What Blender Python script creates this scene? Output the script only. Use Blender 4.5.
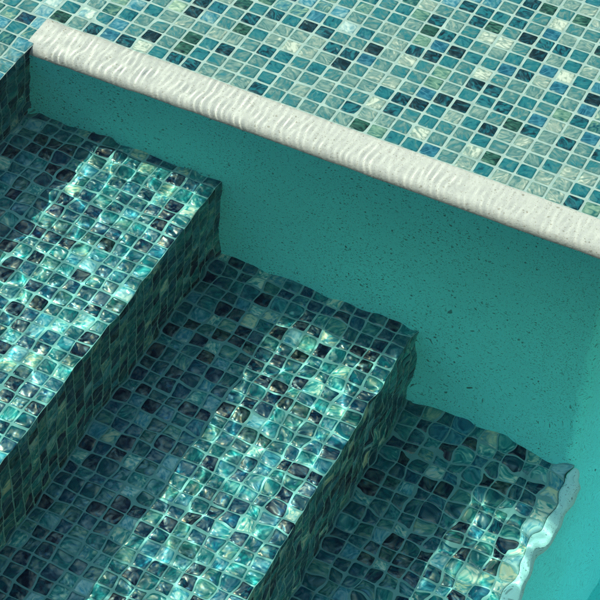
import bpy, bmesh, math, random
import numpy as np
from mathutils import Vector, Matrix

for o in list(bpy.data.objects):
    bpy.data.objects.remove(o, do_unlink=True)
sc = bpy.context.scene
COL = sc.collection
UNIT = 10.0                    # Blender units per metre (the unit scale below keeps real sizes; the caustics solver needs room)
sc.unit_settings.system = 'METRIC'
sc.unit_settings.scale_length = 1/UNIT
M = 0.025                      # one 25 mm mosaic tile pitch in metres; the layout below is in tile pitches (u, v, z)
S = M*UNIT

# ------------------------------------------------------------------ camera
cam_d = bpy.data.cameras.new('camera')
cam = bpy.data.objects.new('camera', cam_d)
COL.objects.link(cam)
yaw, pit, rol = math.radians(113.63), math.radians(45.49), math.radians(3.84)
fwd = Vector((math.cos(pit)*math.cos(yaw), math.cos(pit)*math.sin(yaw), -math.sin(pit)))
rt0 = Vector((math.sin(yaw), -math.cos(yaw), 0))
up0 = rt0.cross(fwd)
rt = rt0*math.cos(rol) + up0*math.sin(rol)
up = up0*math.cos(rol) - rt0*math.sin(rol)
m = Matrix.Identity(4)
for i in range(3):
    m[i][0], m[i][1], m[i][2] = rt[i], up[i], -fwd[i]
m.translation = Vector((47.36, -80.89, 76.76))*S
cam.matrix_world = m
cam_d.sensor_width = 36
cam_d.lens = 2215.4/600*36
cam_d.clip_start = 0.05
cam_d.clip_end = 400
sc.camera = cam

# ------------------------------------------------------------------ sky and sun
SUN_EL = math.radians(45.2)
to_sun = Vector((-0.62, 0.100, 0)).normalized()*math.cos(SUN_EL) + Vector((0, 0, math.sin(SUN_EL)))
world = bpy.data.worlds.new('World')
sc.world = world
world.use_nodes = True
wn = world.node_tree
bg = wn.nodes['Background']
sky = wn.nodes.new('ShaderNodeTexSky')
sky.sky_type = 'NISHITA'
sky.sun_disc = False
sky.sun_elevation = SUN_EL
sky.sun_rotation = math.atan2(to_sun.x, to_sun.y)
sky.air_density = 2.0
sky.ozone_density = 1.2
sky.dust_density = 1.0
wn.links.new(sky.outputs[0], bg.inputs[0])
bg.inputs[1].default_value = 0.102

sun_d = bpy.data.lights.new('sun', 'SUN')
sun_d.energy = 4.8
sun_d.angle = math.radians(0.5)
sun_d.color = (1.0, 0.95, 0.87)
sun_d.cycles.is_caustics_light = True
sun = bpy.data.objects.new('sun', sun_d)
COL.objects.link(sun)
sun.rotation_euler = (-to_sun).to_track_quat('-Z', 'Y').to_euler()
sun.location = to_sun*20

sc.view_settings.view_transform = 'Standard'
sc.view_settings.look = 'None'
sc.view_settings.exposure = 1.48
sc.view_settings.gamma = 1
sc.view_settings.use_curve_mapping = False
sc.render.engine = 'CYCLES'
cy = sc.cycles
cy.caustics_refractive = True
cy.caustics_reflective = False
cy.blur_glossy = 0.3
cy.max_bounces = 10
cy.diffuse_bounces = 4
cy.transmission_bounces = 8
cy.sample_clamp_indirect = 6
cy.use_denoising = True

# ------------------------------------------------------------------ helpers
rng = np.random.default_rng(11)

def link(o, parent=None):
    COL.objects.link(o)
    if parent is not None:
        o.parent = parent
    return o

def tag(o, label=None, cat=None, group=None, kind=None):
    if label: o['label'] = label
    if cat: o['category'] = cat
    if group: o['group'] = group
    if kind: o['kind'] = kind
    return o

def empty(name, loc):
    o = bpy.data.objects.new(name, None)
    o.empty_display_size = 0.05
    o.location = Vector(loc)*S
    return link(o)

class MB:
    """collects geometry (tile units, world axes) for one mesh object"""
    def __init__(self):
        self.v, self.f, self.mi, self.n, self.cols, self.uvs, self.sm = [], [], [], 0, [], [], []
    def add(self, verts, faces, mat=0, col=None, uv=None, smooth=True):
        verts = np.asarray(verts, float)
        self.v.append(verts)
        self.f += [tuple(int(i)+self.n for i in f) for f in faces]
        self.mi += [mat]*len(faces)
        self.sm += [smooth]*len(faces)
        self.cols.append(np.zeros((len(verts), 4)) if col is None else col)
        self.uvs.append(np.zeros((len(verts), 2)) if uv is None else uv)
        self.n += len(verts)
    def box(self, a, b, mat=0):
        (x0, y0, z0), (x1, y1, z1) = a, b
        self.add([(x0,y0,z0),(x1,y0,z0),(x1,y1,z0),(x0,y1,z0),(x0,y0,z1),(x1,y0,z1),(x1,y1,z1),(x0,y1,z1)],
                 [(3,2,1,0),(4,5,6,7),(0,1,5,4),(1,2,6,5),(2,3,7,6),(3,0,4,7)], mat, smooth=False)
    def build(self, name, mats, parent=None):
        me = bpy.data.meshes.new(name)
        V = np.concatenate(self.v)
        off = np.array(parent.location) if parent is not None else np.zeros(3)
        me.from_pydata((V*S - off).tolist(), [], self.f)
        for mt in mats: me.materials.append(mt)
        me.polygons.foreach_set('material_index', self.mi)
        me.polygons.foreach_set('use_smooth', self.sm)
        a = me.attributes.new('tile_seed', 'FLOAT_COLOR', 'POINT')
        a.data.foreach_set('color', np.concatenate(self.cols).astype(np.float32).ravel())
        a = me.attributes.new('tile_uv', 'FLOAT2', 'POINT')
        a.data.foreach_set('vector', np.concatenate(self.uvs).astype(np.float32).ravel())
        me.update()
        o = bpy.data.objects.new(name, me)
        o.cycles.is_caustics_receiver = True
        return link(o, parent)

# ------------------------------------------------------------------ materials
def mat(name):
    mt = bpy.data.materials.new(name)
    mt.use_nodes = True
    nt = mt.node_tree
    for n in list(nt.nodes):
        nt.nodes.remove(n)
    return mt, nt

def N(nt, kind, **kw):
    n = nt.nodes.new(kind)
    for k, v in kw.items():
        if k == 'inp':
            for kk, vv in v.items():
                n.inputs[kk].default_value = vv
        else:
            setattr(n, k, v)
    return n

def L(nt, a, b):
    nt.links.new(a, b)

def metres(nt):
    """object coordinates in metres"""
    tc = N(nt, 'ShaderNodeTexCoord')
    v = N(nt, 'ShaderNodeVectorMath', operation='SCALE')
    L(nt, tc.outputs['Object'], v.inputs[0]); v.inputs['Scale'].default_value = 1/UNIT
    return v.outputs[0]

def math_n(nt, op, a, b=None, c=None, clamp=False):
    n = N(nt, 'ShaderNodeMath', operation=op, use_clamp=clamp)
    for i, x in enumerate((a, b, c)):
        if x is None: continue
        if hasattr(x, 'links'): L(nt, x, n.inputs[i])
        else: n.inputs[i].default_value = x
    return n.outputs[0]

def mix_n(nt, fac, a, b, blend='MIX'):
    n = N(nt, 'ShaderNodeMix', data_type='RGBA', blend_type=blend)
    for s, x in ((n.inputs[0], fac), (n.inputs[6], a), (n.inputs[7], b)):
        if hasattr(x, 'links'): L(nt, x, s)
        else: s.default_value = x if not isinstance(x, tuple) else (*x, 1) if len(x) == 3 else x
    return n.outputs[2]

def ramp_n(nt, fac, stops, interp='LINEAR'):
    n = N(nt, 'ShaderNodeValToRGB')
    r = n.color_ramp
    r.interpolation = interp
    while len(r.elements) > 1: r.elements.remove(r.elements[-1])
    r.elements[0].position = stops[0][0]; r.elements[0].color = (*stops[0][1], 1)
    for p, c in stops[1:]:
        e = r.elements.new(p); e.color = (*c, 1)
    L(nt, fac, n.inputs[0])
    return n.outputs[0]

def glass_tile(name, main, blues, greens, pearl):
    mt, nt = mat(name)
    out = N(nt, 'ShaderNodeOutputMaterial')
    p = N(nt, 'ShaderNodeBsdfPrincipled')
    at = N(nt, 'ShaderNodeAttribute', attribute_name='tile_seed')
    sep = N(nt, 'ShaderNodeSeparateColor'); L(nt, at.outputs['Color'], sep.inputs[0])
    tone, r2, r3 = sep.outputs[0], sep.outputs[1], sep.outputs[2]
    uv = N(nt, 'ShaderNodeAttribute', attribute_name='tile_uv')
    # swirled streaks inside the glass: rotated, stretched noise, different in every tile
    rot = N(nt, 'ShaderNodeVectorRotate', rotation_type='Z_AXIS')
    L(nt, uv.outputs['Vector'], rot.inputs['Vector'])
    L(nt, math_n(nt, 'MULTIPLY', r2, 6.28), rot.inputs['Angle'])
    mp = N(nt, 'ShaderNodeMapping', inp={'Scale': (0.7, 1.3, 1)})
    L(nt, rot.outputs[0], mp.inputs[0])
    n1 = N(nt, 'ShaderNodeTexNoise', noise_dimensions='4D', inp={'Scale': 1.0, 'Detail': 2.0, 'Roughness': 0.45, 'Distortion': 1.8})
    L(nt, mp.outputs[0], n1.inputs['Vector']); L(nt, math_n(nt, 'MULTIPLY', r3, 97.0), n1.inputs['W'])
    n2 = N(nt, 'ShaderNodeTexNoise', noise_dimensions='4D', inp={'Scale': 0.9, 'Detail': 2.0, 'Roughness': 0.5, 'Distortion': 0.6})
    L(nt, rot.outputs[0], n2.inputs['Vector']); L(nt, math_n(nt, 'MULTIPLY', r2, 61.0), n2.inputs['W'])
    sw = math_n(nt, 'MULTIPLY', math_n(nt, 'SUBTRACT', n1.outputs['Fac'], 0.5), 1.0)
    fac = math_n(nt, 'ADD', tone, sw, clamp=True)
    base, blue, olive = (ramp_n(nt, fac, r_) for r_ in (main, blues, greens))
    fb = math_n(nt, 'MULTIPLY', math_n(nt, 'SUBTRACT', math_n(nt, 'ADD', r3, math_n(nt, 'MULTIPLY', n2.outputs['Fac'], 0.7)), 0.88), 4.0, clamp=True)
    fo = math_n(nt, 'MULTIPLY', math_n(nt, 'SUBTRACT', math_n(nt, 'ADD', r2, math_n(nt, 'MULTIPLY', n1.outputs['Fac'], 0.6)), 1.02), 4.0, clamp=True)
    c = mix_n(nt, fb, base, blue)
    c = mix_n(nt, fo, c, olive)
    # edge shading of the thick glass, painted as a darker frame on each tile
    sx = N(nt, 'ShaderNodeSeparateXYZ'); L(nt, uv.outputs['Vector'], sx.inputs[0])
    ax = math_n(nt, 'ABSOLUTE', sx.outputs[0]); ay = math_n(nt, 'ABSOLUTE', sx.outputs[1])
    edge = math_n(nt, 'MULTIPLY', math_n(nt, 'SUBTRACT', math_n(nt, 'MAXIMUM', ax, ay), 0.70), 3.0, clamp=True)
    c = mix_n(nt, edge, c, (0.50, 0.66, 0.66), 'MULTIPLY')
    L(nt, c, p.inputs['Base Color'])
    p.inputs['Roughness'].default_value = 0.12
    p.inputs['IOR'].default_value = 1.25
    p.inputs['Specular IOR Level'].default_value = 0.2
    bn = N(nt, 'ShaderNodeBump', inp={'Strength': 0.2, 'Distance': 0.002*UNIT})
    L(nt, n2.outputs['Fac'], bn.inputs['Height']); L(nt, bn.outputs[0], p.inputs['Normal'])
    # pearly film in patches of the glass: a wavy, tinted mirror that glints where the sun meets it
    n3 = N(nt, 'ShaderNodeTexNoise', noise_dimensions='4D', inp={'Scale': 0.85, 'Detail': 0.4, 'Distortion': 1.2})
    L(nt, rot.outputs[0], n3.inputs['Vector']); L(nt, math_n(nt, 'MULTIPLY', r3, 53.0), n3.inputs['W'])
    pb = N(nt, 'ShaderNodeBump', inp={'Strength': 1.0, 'Distance': 0.0019*UNIT})
    L(nt, n3.outputs['Fac'], pb.inputs['Height'])
    tint = ramp_n(nt, n1.outputs['Fac'], [(0.30, (0.18, 0.65, 1.0)), (0.42, (0.60, 1.0, 0.95)), (0.50, (0.95, 1.0, 0.86)), (0.58, (1.0, 0.90, 0.60)), (0.70, (1.0, 0.66, 0.32))])
    gl = N(nt, 'ShaderNodeBsdfGlossy', inp={'Roughness': 0.36})
    L(nt, tint, gl.inputs['Color']); L(nt, pb.outputs[0], gl.inputs['Normal'])
    mx = N(nt, 'ShaderNodeMixShader')
    L(nt, math_n(nt, 'MULTIPLY', math_n(nt, 'MULTIPLY_ADD', n2.outputs['Fac'], 3.4, -1.45, clamp=True), pearl), mx.inputs[0])
    L(nt, p.outputs[0], mx.inputs[1]); L(nt, gl.outputs[0], mx.inputs[2]); L(nt, mx.outputs[0], out.inputs[0])
    return mt

def grout(name, dark, light):
    mt, nt = mat(name)
    out = N(nt, 'ShaderNodeOutputMaterial')
    p = N(nt, 'ShaderNodeBsdfPrincipled', inp={'Roughness': 0.9})
    L(nt, p.outputs[0], out.inputs[0])
    tc = metres(nt)
    n = N(nt, 'ShaderNodeTexNoise', inp={'Scale': 60.0, 'Detail': 4.0})
    L(nt, tc, n.inputs['Vector'])
    L(nt, ramp_n(nt, n.outputs['Fac'], [(0.3, dark), (0.7, light)]), p.inputs['Base Color'])
    return mt

def plaster(name, light, dark, fleck, fleck_amt):
    mt, nt = mat(name)
    out = N(nt, 'ShaderNodeOutputMaterial')
    p = N(nt, 'ShaderNodeBsdfPrincipled', inp={'Roughness': 0.85})
    L(nt, p.outputs[0], out.inputs[0])
    tc = metres(nt)
    big = N(nt, 'ShaderNodeTexNoise', inp={'Scale': 7.0, 'Detail': 4.0, 'Roughness': 0.6})
    fine = N(nt, 'ShaderNodeTexNoise', inp={'Scale': 260.0, 'Detail': 3.0, 'Roughness': 0.65})
    wob = N(nt, 'ShaderNodeTexNoise', inp={'Scale': 120.0, 'Detail': 2.0})
    for n in (big, fine, wob): L(nt, tc, n.inputs['Vector'])
    va = N(nt, 'ShaderNodeVectorMath', operation='MULTIPLY_ADD')
    L(nt, wob.outputs['Color'], va.inputs[0]); va.inputs[1].default_value = (0.006,)*3; L(nt, tc, va.inputs[2])
    c = mix_n(nt, math_n(nt, 'MULTIPLY_ADD', fine.outputs['Fac'], 1.2, -0.1, clamp=True), dark, light)
    c = mix_n(nt, math_n(nt, 'MULTIPLY_ADD', big.outputs['Fac'], 1.2, -0.25, clamp=True), mix_n(nt, 1.0, c, (0.84, 0.87, 0.87), 'MULTIPLY'), c)
    for sc_, thr, k in ((190.0, 0.33, fleck_amt*.75), (300.0, 0.30, fleck_amt*1.3), (560.0, 0.36, fleck_amt*1.5)):
        vo = N(nt, 'ShaderNodeTexVoronoi', inp={'Scale': sc_, 'Randomness': 1.0})
        L(nt, va.outputs[0], vo.inputs['Vector'])
        sp = N(nt, 'ShaderNodeSeparateColor'); L(nt, vo.outputs['Color'], sp.inputs[0])
        pick = math_n(nt, 'LESS_THAN', sp.outputs[0], math_n(nt, 'MULTIPLY', big.outputs['Fac'], k))
        rad = math_n(nt, 'MULTIPLY', math_n(nt, 'ADD', sp.outputs[1], 0.35), thr)
        inside = math_n(nt, 'MULTIPLY', math_n(nt, 'SUBTRACT', rad, vo.outputs['Distance']), 9.0, clamp=True)
        strength = math_n(nt, 'MULTIPLY_ADD', sp.outputs[2], 0.6, 0.35)
        c = mix_n(nt, math_n(nt, 'MULTIPLY', math_n(nt, 'MULTIPLY', pick, inside), strength), c, fleck)
    L(nt, c, p.inputs['Base Color'])
    bn = N(nt, 'ShaderNodeBump', inp={'Strength': 0.5, 'Distance': 0.0012*UNIT})
    L(nt, fine.outputs['Fac'], bn.inputs['Height']); L(nt, bn.outputs[0], p.inputs['Normal'])
    return mt

def water_mat():
    mt, nt = mat('clear_pool_water')
    out = N(nt, 'ShaderNodeOutputMaterial')
    # refraction with a restrained mirror on the outside (the photograph shows almost no sky glare),
    # full Fresnel inside so that total internal reflection keeps its light
    r = N(nt, 'ShaderNodeBsdfRefraction', inp={'Roughness': 0.0, 'IOR': 1.33, 'Color': (0.88, 1, 0.965, 1)})
    g = N(nt, 'ShaderNodeBsdfGlossy', inp={'Roughness': 0.0, 'Color': (0.9, 1, 0.97, 1)})
    fr = N(nt, 'ShaderNodeFresnel', inp={'IOR': 1.33})
    geo = N(nt, 'ShaderNodeNewGeometry')
    k = math_n(nt, 'MULTIPLY_ADD', geo.outputs['Backfacing'], 0.84, 0.16)
    mx = N(nt, 'ShaderNodeMixShader')
    L(nt, math_n(nt, 'MULTIPLY', fr.outputs[0], k), mx.inputs[0])
    L(nt, r.outputs[0], mx.inputs[1]); L(nt, g.outputs[0], mx.inputs[2])
    L(nt, mx.outputs[0], out.inputs['Surface'])
    return mt

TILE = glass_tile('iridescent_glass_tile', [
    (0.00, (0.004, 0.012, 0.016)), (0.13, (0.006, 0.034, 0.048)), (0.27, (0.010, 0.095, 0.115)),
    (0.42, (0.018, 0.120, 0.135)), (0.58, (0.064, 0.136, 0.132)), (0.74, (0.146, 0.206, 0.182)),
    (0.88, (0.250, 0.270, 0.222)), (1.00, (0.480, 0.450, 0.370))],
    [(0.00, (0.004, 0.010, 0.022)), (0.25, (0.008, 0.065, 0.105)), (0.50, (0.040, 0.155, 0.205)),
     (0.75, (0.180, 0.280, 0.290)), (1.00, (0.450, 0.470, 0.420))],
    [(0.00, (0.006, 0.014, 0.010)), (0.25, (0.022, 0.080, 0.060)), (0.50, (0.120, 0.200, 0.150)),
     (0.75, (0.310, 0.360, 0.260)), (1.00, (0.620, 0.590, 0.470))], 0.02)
SHADE_TILE = glass_tile('shade_teal_glass_tile', [  # the mosaic again, with shade and deep-water teal put into its colours
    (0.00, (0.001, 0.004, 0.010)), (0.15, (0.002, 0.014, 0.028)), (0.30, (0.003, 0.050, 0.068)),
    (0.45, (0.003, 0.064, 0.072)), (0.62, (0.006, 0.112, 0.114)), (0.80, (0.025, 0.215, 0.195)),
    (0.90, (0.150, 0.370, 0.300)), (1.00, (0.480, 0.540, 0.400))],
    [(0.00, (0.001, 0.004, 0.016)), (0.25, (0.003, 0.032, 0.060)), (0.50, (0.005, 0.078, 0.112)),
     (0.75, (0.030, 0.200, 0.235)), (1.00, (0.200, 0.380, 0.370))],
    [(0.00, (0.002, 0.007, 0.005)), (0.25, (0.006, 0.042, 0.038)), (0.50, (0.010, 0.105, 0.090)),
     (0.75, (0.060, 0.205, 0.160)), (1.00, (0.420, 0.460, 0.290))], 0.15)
GROUT = grout('pale_grout', (0.21, 0.26, 0.235), (0.32, 0.365, 0.33))
SHADE_GROUT = grout('shade_teal_grout', (0.08, 0.22, 0.20), (0.15, 0.32, 0.285))  # step grout, darkened and tinted in colour to carry the shade
SHADE_PLASTER = plaster('speckled_shade_plaster', (0.17, 0.95, 0.93), (0.12, 0.87, 0.85), (0.015, 0.11, 0.10), 0.85)  # same plaster as the coping, with the teal shade painted into its colour
COPING = plaster('white_pebble_plaster', (0.55, 0.46, 0.415), (0.40, 0.33, 0.30), (0.24, 0.19, 0.15), 0.45)
RIM_PLASTER = plaster('half_shade_plaster', (0.40, 0.68, 0.62), (0.28, 0.54, 0.50), (0.05, 0.12, 0.11), 0.5)  # painted halfway between the plaster's sunlit white and its shaded teal
FLOOR_PLASTER = plaster('pale_floor_plaster', (0.08, 0.72, 0.62), (0.06, 0.64, 0.55), (0.05, 0.12, 0.11), 0.5)
WATER = water_mat()

# ------------------------------------------------------------------ mosaic
def tone_random(n):
    """share of dark, mid, pale and cream tiles as counted in the photograph"""
    r = rng.random(n)
    t = np.interp(r, [0, .09, .20, .42, .62, .88, 1.0], [.02, .10, .28, .43, .56, .73, .97])
    return t

# the ledge's tiles row by row from the white band, read off the photograph (row: first u, codes)
LEDGE = {0: (-4, 'GLDBDCTDDLLLDMMMMLGOTTBMPTPPPPDO'), 1: (0, 'MKMGTMLMTMPTMDPLMCMMCGTTPPTT'), 2: (0, 'LMMGTKMMTLMLMMCDMTMMTMLMTPPM'),
         3: (0, 'TLPMPLMDTMTMLLTDKTPTKLPLMMMT'), 4: (4, 'MGTPCPLKMPPMBKKLMGDLDMD'), 5: (4, 'MDLLLPDDBMMMOLTTDMBPLB'),
         6: (5, 'TDTKDMMKPCMOMDDMTMOD'), 7: (12, 'MPDKTMCMMLTLB'), 8: (12, 'LMOBKTTBDPBMK'), 9: (12, 'TLGDTMLTTBCT'),
         10: (12, 'TODLMCCMKLTP'), 11: (13, 'PMMDGMKDDTM'), 12: (15, 'DDTDMBPL'), 13: (17, 'MDMCMM'), 14: (18, 'DGMG'), 15: (20, 'LP')}
CODE = {'K': .05, 'D': .17, 'T': .36, 'B': .36, 'M': .55, 'L': .67, 'P': .78, 'C': .93, 'O': .45, 'G': .16}
def ledge_seeds(u, v, seeds):
    for i in range(len(u)):
        row = LEDGE.get(int(math.floor(v[i])))
        if row is None: continue
        k = int(math.floor(u[i]))-row[0]
        if 0 <= k < len(row[1]):
            c = row[1][k]
            seeds[i, 0] = CODE[c]+rng.normal(0, .02)
            seeds[i, 1] = .97 if c in 'OG' else .02+.6*seeds[i, 1]
            seeds[i, 2] = .95 if c == 'B' else .02+.42*seeds[i, 2]
    return seeds

def tile_field(mb, origin, eu, ev, ub, vb, mat_i=0, seed_fn=None, gap=.02):
    """rounded, pillowed glass tiles between the grid lines ub x vb on the plane origin + a*eu + b*ev"""
    origin, eu, ev = (np.asarray(a, float) for a in (origin, eu, ev))
    nn = np.cross(eu, ev)
    U0, V0 = np.meshgrid(ub[:-1], vb[:-1], indexing='ij')
    U1, V1 = np.meshgrid(ub[1:], vb[1:], indexing='ij')
    I, J = np.meshgrid(range(len(ub)-1), range(len(vb)-1), indexing='ij')
    U0, V0, U1, V1, I, J = (a.ravel() for a in (U0, V0, U1, V1, I, J))
    n = len(U0)
    hu = np.maximum((U1-U0)/2-gap, .05)*(1-rng.random(n)*.03); hv = np.maximum((V1-V0)/2-gap, .05)*(1-rng.random(n)*.03)
    cu = (U0+U1)/2+rng.normal(0, .010, n); cv = (V0+V1)/2+rng.normal(0, .010, n)
    ang = rng.normal(0, .012, n)
    seeds = np.stack([tone_random(n), rng.random(n), rng.random(n), np.ones(n)], 1)
    if seed_fn is not None: seeds = seed_fn((U0+U1)/2, (V0+V1)/2, seeds)
    tu, tv = rng.normal(0, .012, n), rng.normal(0, .012, n)
    rc = 0.085
    ringdef = [(0.0, -0.02), (0.0, 0.020), (0.035, 0.050), (0.13, 0.058)]
    cs = [(1, 1), (-1, 1), (-1, -1), (1, -1)]
    verts = []; uvs = []
    for ins, z in ringdef:
        for ci, (sx, sy) in enumerate(cs):
            for t in (0, .5, 1):
                a = math.pi/2*(ci+t)
                r_ = np.minimum(rc, np.minimum(hu, hv)*.8)
                ii = np.minimum(ins, np.minimum(hu, hv)*.5)
                rr = np.maximum(r_-ii*.45, .03)
                lu = sx*(hu-ii-rr)+rr*np.cos(a)
                lv = sy*(hv-ii-rr)+rr*np.sin(a)
                verts.append((lu, lv, np.full(n, z))); uvs.append((lu/hu, lv/hv))
    verts.append((np.zeros(n), np.zeros(n), np.full(n, .061))); uvs.append((np.zeros(n), np.zeros(n)))
    nv = len(verts)
    lu = np.stack([a[0] for a in verts], 1); lv = np.stack([a[1] for a in verts], 1); lz = np.stack([a[2] for a in verts], 1)
    lz = lz+lu*tu[:, None]+lv*tv[:, None]
    ca, sa = np.cos(ang)[:, None], np.sin(ang)[:, None]
    u = cu[:, None]+lu*ca-lv*sa; v = cv[:, None]+lu*sa+lv*ca
    P = origin+u[..., None]*eu+v[..., None]*ev+lz[..., None]*nn
    uv = np.stack([np.stack([a[0] for a in uvs], 1), np.stack([a[1] for a in uvs], 1)], -1)
    tf = []
    for r in range(3):
        for k in range(12):
            a, b = r*12+k, r*12+(k+1) % 12
            tf.append((a, b, b+12, a+12))
    tf += [(36+k, 36+(k+1) % 12, 48) for k in range(12)]
    faces = [tuple(i+q*nv for i in f) for q in range(n) for f in tf]
    mb.add(P.reshape(-1, 3), faces, mat_i, np.repeat(seeds, nv, 0), uv.reshape(-1, 2))

P = 0.87                       # the steps carry a slightly finer mosaic than the ledge
def arange_to(a, b, step=P):
    k = list(np.arange(a, b-0.2*step, step if b > a else -step))
    return k+[b]

# ------------------------------------------------------------------ layout (tile pitches)
HW = 2.0                                  # water over the ledge
R0, R1, R2, R3 = -3.69, 7.99, 20.07, 29.80   # riser planes; R3 is where the mosaic of the lowest tread ends
RIM = 30.6                                # outer face of the lowest step's plaster rim
Z0, Z1, Z2, Z3 = 0.0, -7.26, -15.66, -24.32
ZF = -62.0                                # pool floor
W = -2.25                                 # where treads and risers meet the wall
def wall_v(u): return -2.66+0.36*(u+4)/33   # wall face: a touch out of square with the tiles
UE = 29.9                                 # the wall's outer corner
VN, VF, UL, UR = -62.0, 48.0, -44.0, 90.0
TH = 0.03

# ------------------------------------------------------------------ setting
mb = MB()
mb.box((UL-2, VN-2, ZF-2), (UR+2, VF+2, ZF))
tag(mb.build('pool_floor', [FLOOR_PLASTER]), kind='structure')

# ------------------------------------------------------------------ tanning ledge with its wall
ledge = empty('tanning_ledge', (0, 0, ZF))
tag(ledge, 'broad sunlit mosaic ledge under shallow water behind the white coping', 'pool ledge')
wall = empty('pool_wall', (13, W, ZF))
tag(wall, 'speckled plaster wall with teal shade in its colour, topped by a rippled white rounded coping', 'pool wall', kind='thing')
mb = MB()
CB = -4.1                                 # left end of the white band
ub = [CB-k for k in range(30, 0, -1)]+[CB]+list(range(-4+1, 29))+[28.92]
ub = sorted(set([float(x) for x in ub]))
ub = [x for x in ub if not (CB < x < -3.2)]
tile_field(mb, (0, 0, -.07), (1, 0, 0), (0, 1, 0), ub, [float(k) for k in range(0, 42)], 0, ledge_seeds, .036)
tile_field(mb, (0, 0, -.07), (1, 0, 0), (0, 1, 0), [R0-k for k in range(30, -1, -1)], [-float(k) for k in range(60, -1, -1)], 0)
mb.box((UL, VN, -.6), (R0-.03, 0, -.03), 1)
mb.box((UL, 0, -.6), (28.92, VF, -.03), 1)
mb.build('mosaic_floor', [TILE, GROUT], ledge)
# riser of the upper level, facing the first tread
def riser(mb, x, ztop, zbot, v1=W):
    nb = arange_to(0, ztop-zbot)
    tile_field(mb, (x-.07, v1, ztop), (0, -1, 0), (0, 0, -1), [P*k for k in range(0, 66)], [float(k) for k in nb], 0)
# note: (0,-1,0) x (0,0,-1) = (+1,0,0): tiles face the deep end
mb = MB()
riser(mb, R0, Z0-.02, Z1)
mb.box((R0-.6, VN, Z1-.5), (R0-.035, W, -.05), 1)
mb.build('riser', [SHADE_TILE, SHADE_GROUT], ledge)
# white band: flat top, rounded nose, turning the corner at the deep end
def sweep(mb, prof, path, matI=0, close=False):
    """prof: (outward, z); path: list of (point2d, outward2d)"""
    n = len(prof)
    V = []
    for (px, py), (ox, oy) in path:
        for d, z in prof:
            V.append((px+ox*d, py+oy*d, z))
    F = []
    for i in range(len(path)-1):
        for k in range(n-1):
            a = i*n+k
            F.append((a, a+n, a+n+1, a+1))
    mb.add(V, F, matI)
def wall_path(prof):
    """a profile swept along the wall face from the left end, round the outer corner, off to the back"""
    r = 0.66
    P = [((x, wall_v(x)), (0, -1), -wall_v(x)-.01) for x in np.linspace(CB, UE-.985, 260)]
    P += [((x, wall_v(x)), (0, -1), r-.004) for x in np.linspace(UE-.98, UE-r-.02, 5)]
    w1 = wall_v(UE-r)
    for t in np.linspace(0, 1, 13):
        a = -math.pi/2+t*math.pi/2
        P.append(((UE-r+r*math.cos(a), w1+r+r*math.sin(a)), (math.cos(a), math.sin(a)), r-.004))
    P += [((UE, y), (1, 0), .98) for y in np.linspace(w1+r+.004, VF, 120)]
    return [[(px+ox*max(d, -inset), py+oy*max(d, -inset), z) for d, z in prof] for (px, py), (ox, oy), inset in P]
def loft(mb, rows):
    n = len(rows[0])
    F = [(i*n+k, i*n+n+k, i*n+n+k+1, i*n+k+1) for i in range(len(rows)-1) for k in range(n-1)]
    mb.add([p for r_ in rows for p in r_], F)
NR = 0.65
mb = MB()
prof = [(-4, -.4), (-4, 0.0)]+[(d, 0.0) for d in np.linspace(-2.2, -NR-.02, 8)]
NOSE = math.radians(88)
prof += [(-NR+NR*math.sin(a), -NR+NR*math.cos(a)) for a in np.linspace(0, NOSE, 10)]
loft(mb, wall_path(prof))
mb.build('coping', [COPING], wall)
mb = MB()
zs = list(np.linspace(-1.5, Z3-2, 40))+[ZF+0.01]
prof = [(-NR+NR*math.sin(a), -NR+NR*math.cos(a)) for a in np.linspace(NOSE, math.pi/2, 3)]+[(0.0, z) for z in zs]
loft(mb, wall_path(prof))
mb.build('wall_face', [SHADE_PLASTER], wall)

# ------------------------------------------------------------------ steps
def caustic_edge(x1):  # palest tiles along the edge row, standing in for blown-out caustic light
    def f(u, v, seeds):
        k = u > x1-P*1.01
        seeds[k, 0] = np.clip(rng.normal(.93, .08, k.sum()), .6, 1)
        return seeds
    return f
def step(x0, x1, z, zbot, label, rim=False):
    root = empty('pool_step', ((x0+x1)/2, -20, zbot))
    tag(root, label, 'pool step', 'mosaic steps descending along the wall')
    vb = [W-P*k for k in range(66, 0, -1)]+[W-.02]
    nfull = int((x1-x0)/P)
    ub = [x1-P*k for k in range(nfull, -1, -1)]
    if ub[0]-x0 > .25: ub = [x0+.01]+ub
    else: ub[0] = x0+.01
    t = MB()
    tile_field(t, (0, 0, z-.07), (1, 0, 0), (0, 1, 0), ub, vb, 0, caustic_edge(x1) if rim else None)
    t.box((x0-.02, VN, z-.5), (x1-.035, W+.02, z-.03), 1)
    t.build('tread', [SHADE_TILE, SHADE_GROUT], root)
    if not rim:
        r = MB()
        riser(r, x1, z-.02, zbot)
        r.box((x0+.2, VN, zbot-.4), (x1-.036, W+.02, z-.5), 1)
        r.build('riser', [SHADE_TILE, SHADE_GROUT], root)
    else:
        r = MB()
        rr = .6
        pr = [(-(RIM-x1)+.0, z-.5), (-(RIM-x1), z)]+[(-(RIM-x1)+k*(RIM-x1-rr)/3, z+.01*k*(4-k)) for k in (1, 2)]
        pr += [(-rr+rr*math.sin(a), z-rr+rr*math.cos(a)) for a in np.linspace(0, math.pi/2, 10)]
        cr = .75
        path = [((RIM, y), (1, 0)) for y in np.linspace(VN, W-cr, 240)]
        path += [((RIM-cr+cr*math.cos(a), W-cr+cr*math.sin(a)), (math.cos(a), math.sin(a))) for a in np.linspace(0, math.pi/2, 14)[1:]]
        sweep(r, pr, path)
        r.build('rim', [RIM_PLASTER], root)
        r = MB()
        sweep(r, [(0, q) for q in np.linspace(z-rr, ZF, 30)], path)
        r.build('riser', [SHADE_PLASTER], root)
    return root
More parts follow.
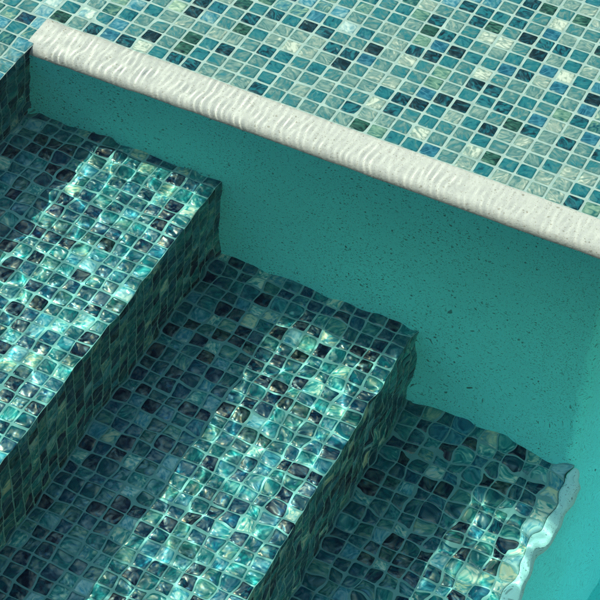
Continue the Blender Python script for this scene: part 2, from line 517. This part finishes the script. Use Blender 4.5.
step(R0, R1, Z1, Z2, 'highest mosaic step, at far left directly below the sunlit mosaic ledge')
step(R1, R2, Z2, Z3, 'middle mosaic step, between the highest step and the step with a pale plaster rim')
step(R2, R3, Z3, ZF, 'lowest mosaic step at lower right, the only one edged with a pale plaster rim', rim=True)

# ------------------------------------------------------------------ water: rippled surface on a closed body
def axis(lo, a, b, hi, fine, coarse):
    x = list(np.arange(a, b, fine))
    st, p = fine, a
    left = []
    while p > lo:
        st = min(st*1.25, coarse); p -= st; left.append(max(p, lo))
    st, p = fine, x[-1]
    right = []
    while p < hi:
        st = min(st*1.25, coarse); p += st; right.append(min(p, hi))
    return np.array(left[::-1]+x+right)
def build_water():
    wr = np.random.default_rng(5)
    X = axis(UL-1, -26, 36, UR+1, .085, .6)*M
    Y = axis(VN-1, -34, 22, VF+1, .085, .6)*M
    gx, gy = np.meshgrid(X, Y, indexing='ij')
    H = np.zeros_like(gx)
    def band(n, l0, l1, rms, th0=0, spread=math.pi):
        nonlocal H
        h = np.zeros_like(gx)
        for i in range(n):
            lam = l0*(l1/l0)**((i+wr.random())/n)
            k = 2*math.pi/lam
            th = th0+wr.uniform(-spread, spread)
            ph = wr.uniform(0, 2*math.pi)
            amp = rms*math.sqrt(2/n)/k*math.sqrt(2)/math.sqrt(2)
            h += amp*np.sin(k*(gx*math.cos(th)+gy*math.sin(th))+ph)
        return h
    H += band(14, .20, .60, .008)
    calm = 1-.58/(1+np.exp(-(gy/M+.5)/.5))       # the thin sheet of water over the ledge is calmer
    gain = np.interp(gx/M, [-8, -2, 2, 5, 9, 13, 18, 24, 32], [2.0, 1.75, 1.25, .95, .80, .62, .62, .80, .95])
    calm *= gain
    H += calm*band(40, .06, .15, .010)
    H += calm*band(70, .022, .050, .0155)
    # capillary ripples thrown back by the edge of the white band, crests square to it
    env = np.exp(-((gy/M-W-1.0)/1.5)**2)*(0.30+0.70*np.clip(1-(gx/M-1)/24, 0, 1))/(1+np.exp(-(gx/M+4.3)/.5))
    H += env*band(16, .0075, .012, .026, 0, .30)
    Z = HW*M+H
    nx, ny = len(X), len(Y)
    V = np.stack([gx, gy, Z], -1).reshape(-1, 3)*UNIT
    idx = np.arange(nx*ny).reshape(nx, ny)
    Q = np.stack([idx[:-1, :-1], idx[1:, :-1], idx[1:, 1:], idx[:-1, 1:]], -1).reshape(-1, 4)
    # skirt and bottom
    loop = list(idx[:, 0])+list(idx[-1, 1:])+list(idx[-2::-1, -1])+list(idx[0, -2:0:-1])
    B = V[loop].copy(); B[:, 2] = (ZF-1)*S
    n0 = len(V); nl = len(loop)
    lo = np.arange(n0, n0+nl); lp = np.array(loop)
    SK = np.stack([lp, lo, np.roll(lo, -1), np.roll(lp, -1)], -1)
    SK = SK[:, [0, 1, 2, 3]]
    V = np.concatenate([V, B])
    me = bpy.data.meshes.new('water')
    nq = len(Q)+nl
    me.vertices.add(len(V)); me.vertices.foreach_set('co', V.ravel().astype(np.float32))
    corners = np.concatenate([Q.ravel(), SK.ravel(), lo[::-1]])
    me.loops.add(len(corners)); me.loops.foreach_set('vertex_index', corners.astype(np.int32))
    starts = np.concatenate([np.arange(nq)*4, [nq*4]])
    tot = np.concatenate([np.full(nq, 4), [nl]])
    me.polygons.add(nq+1)
    me.polygons.foreach_set('loop_start', starts.astype(np.int32))
    me.polygons.foreach_set('loop_total', tot.astype(np.int32))
    sm = np.zeros(nq+1, bool); sm[:len(Q)] = True
    me.polygons.foreach_set('use_smooth', sm)
    me.update(calc_edges=True); me.validate()
    me.materials.append(WATER)
    # keep the surface normals smooth up to the border
    o = bpy.data.objects.new('water', me)
    o.cycles.is_caustics_caster = True
    link(o)
    tag(o, kind='structure')
build_water()
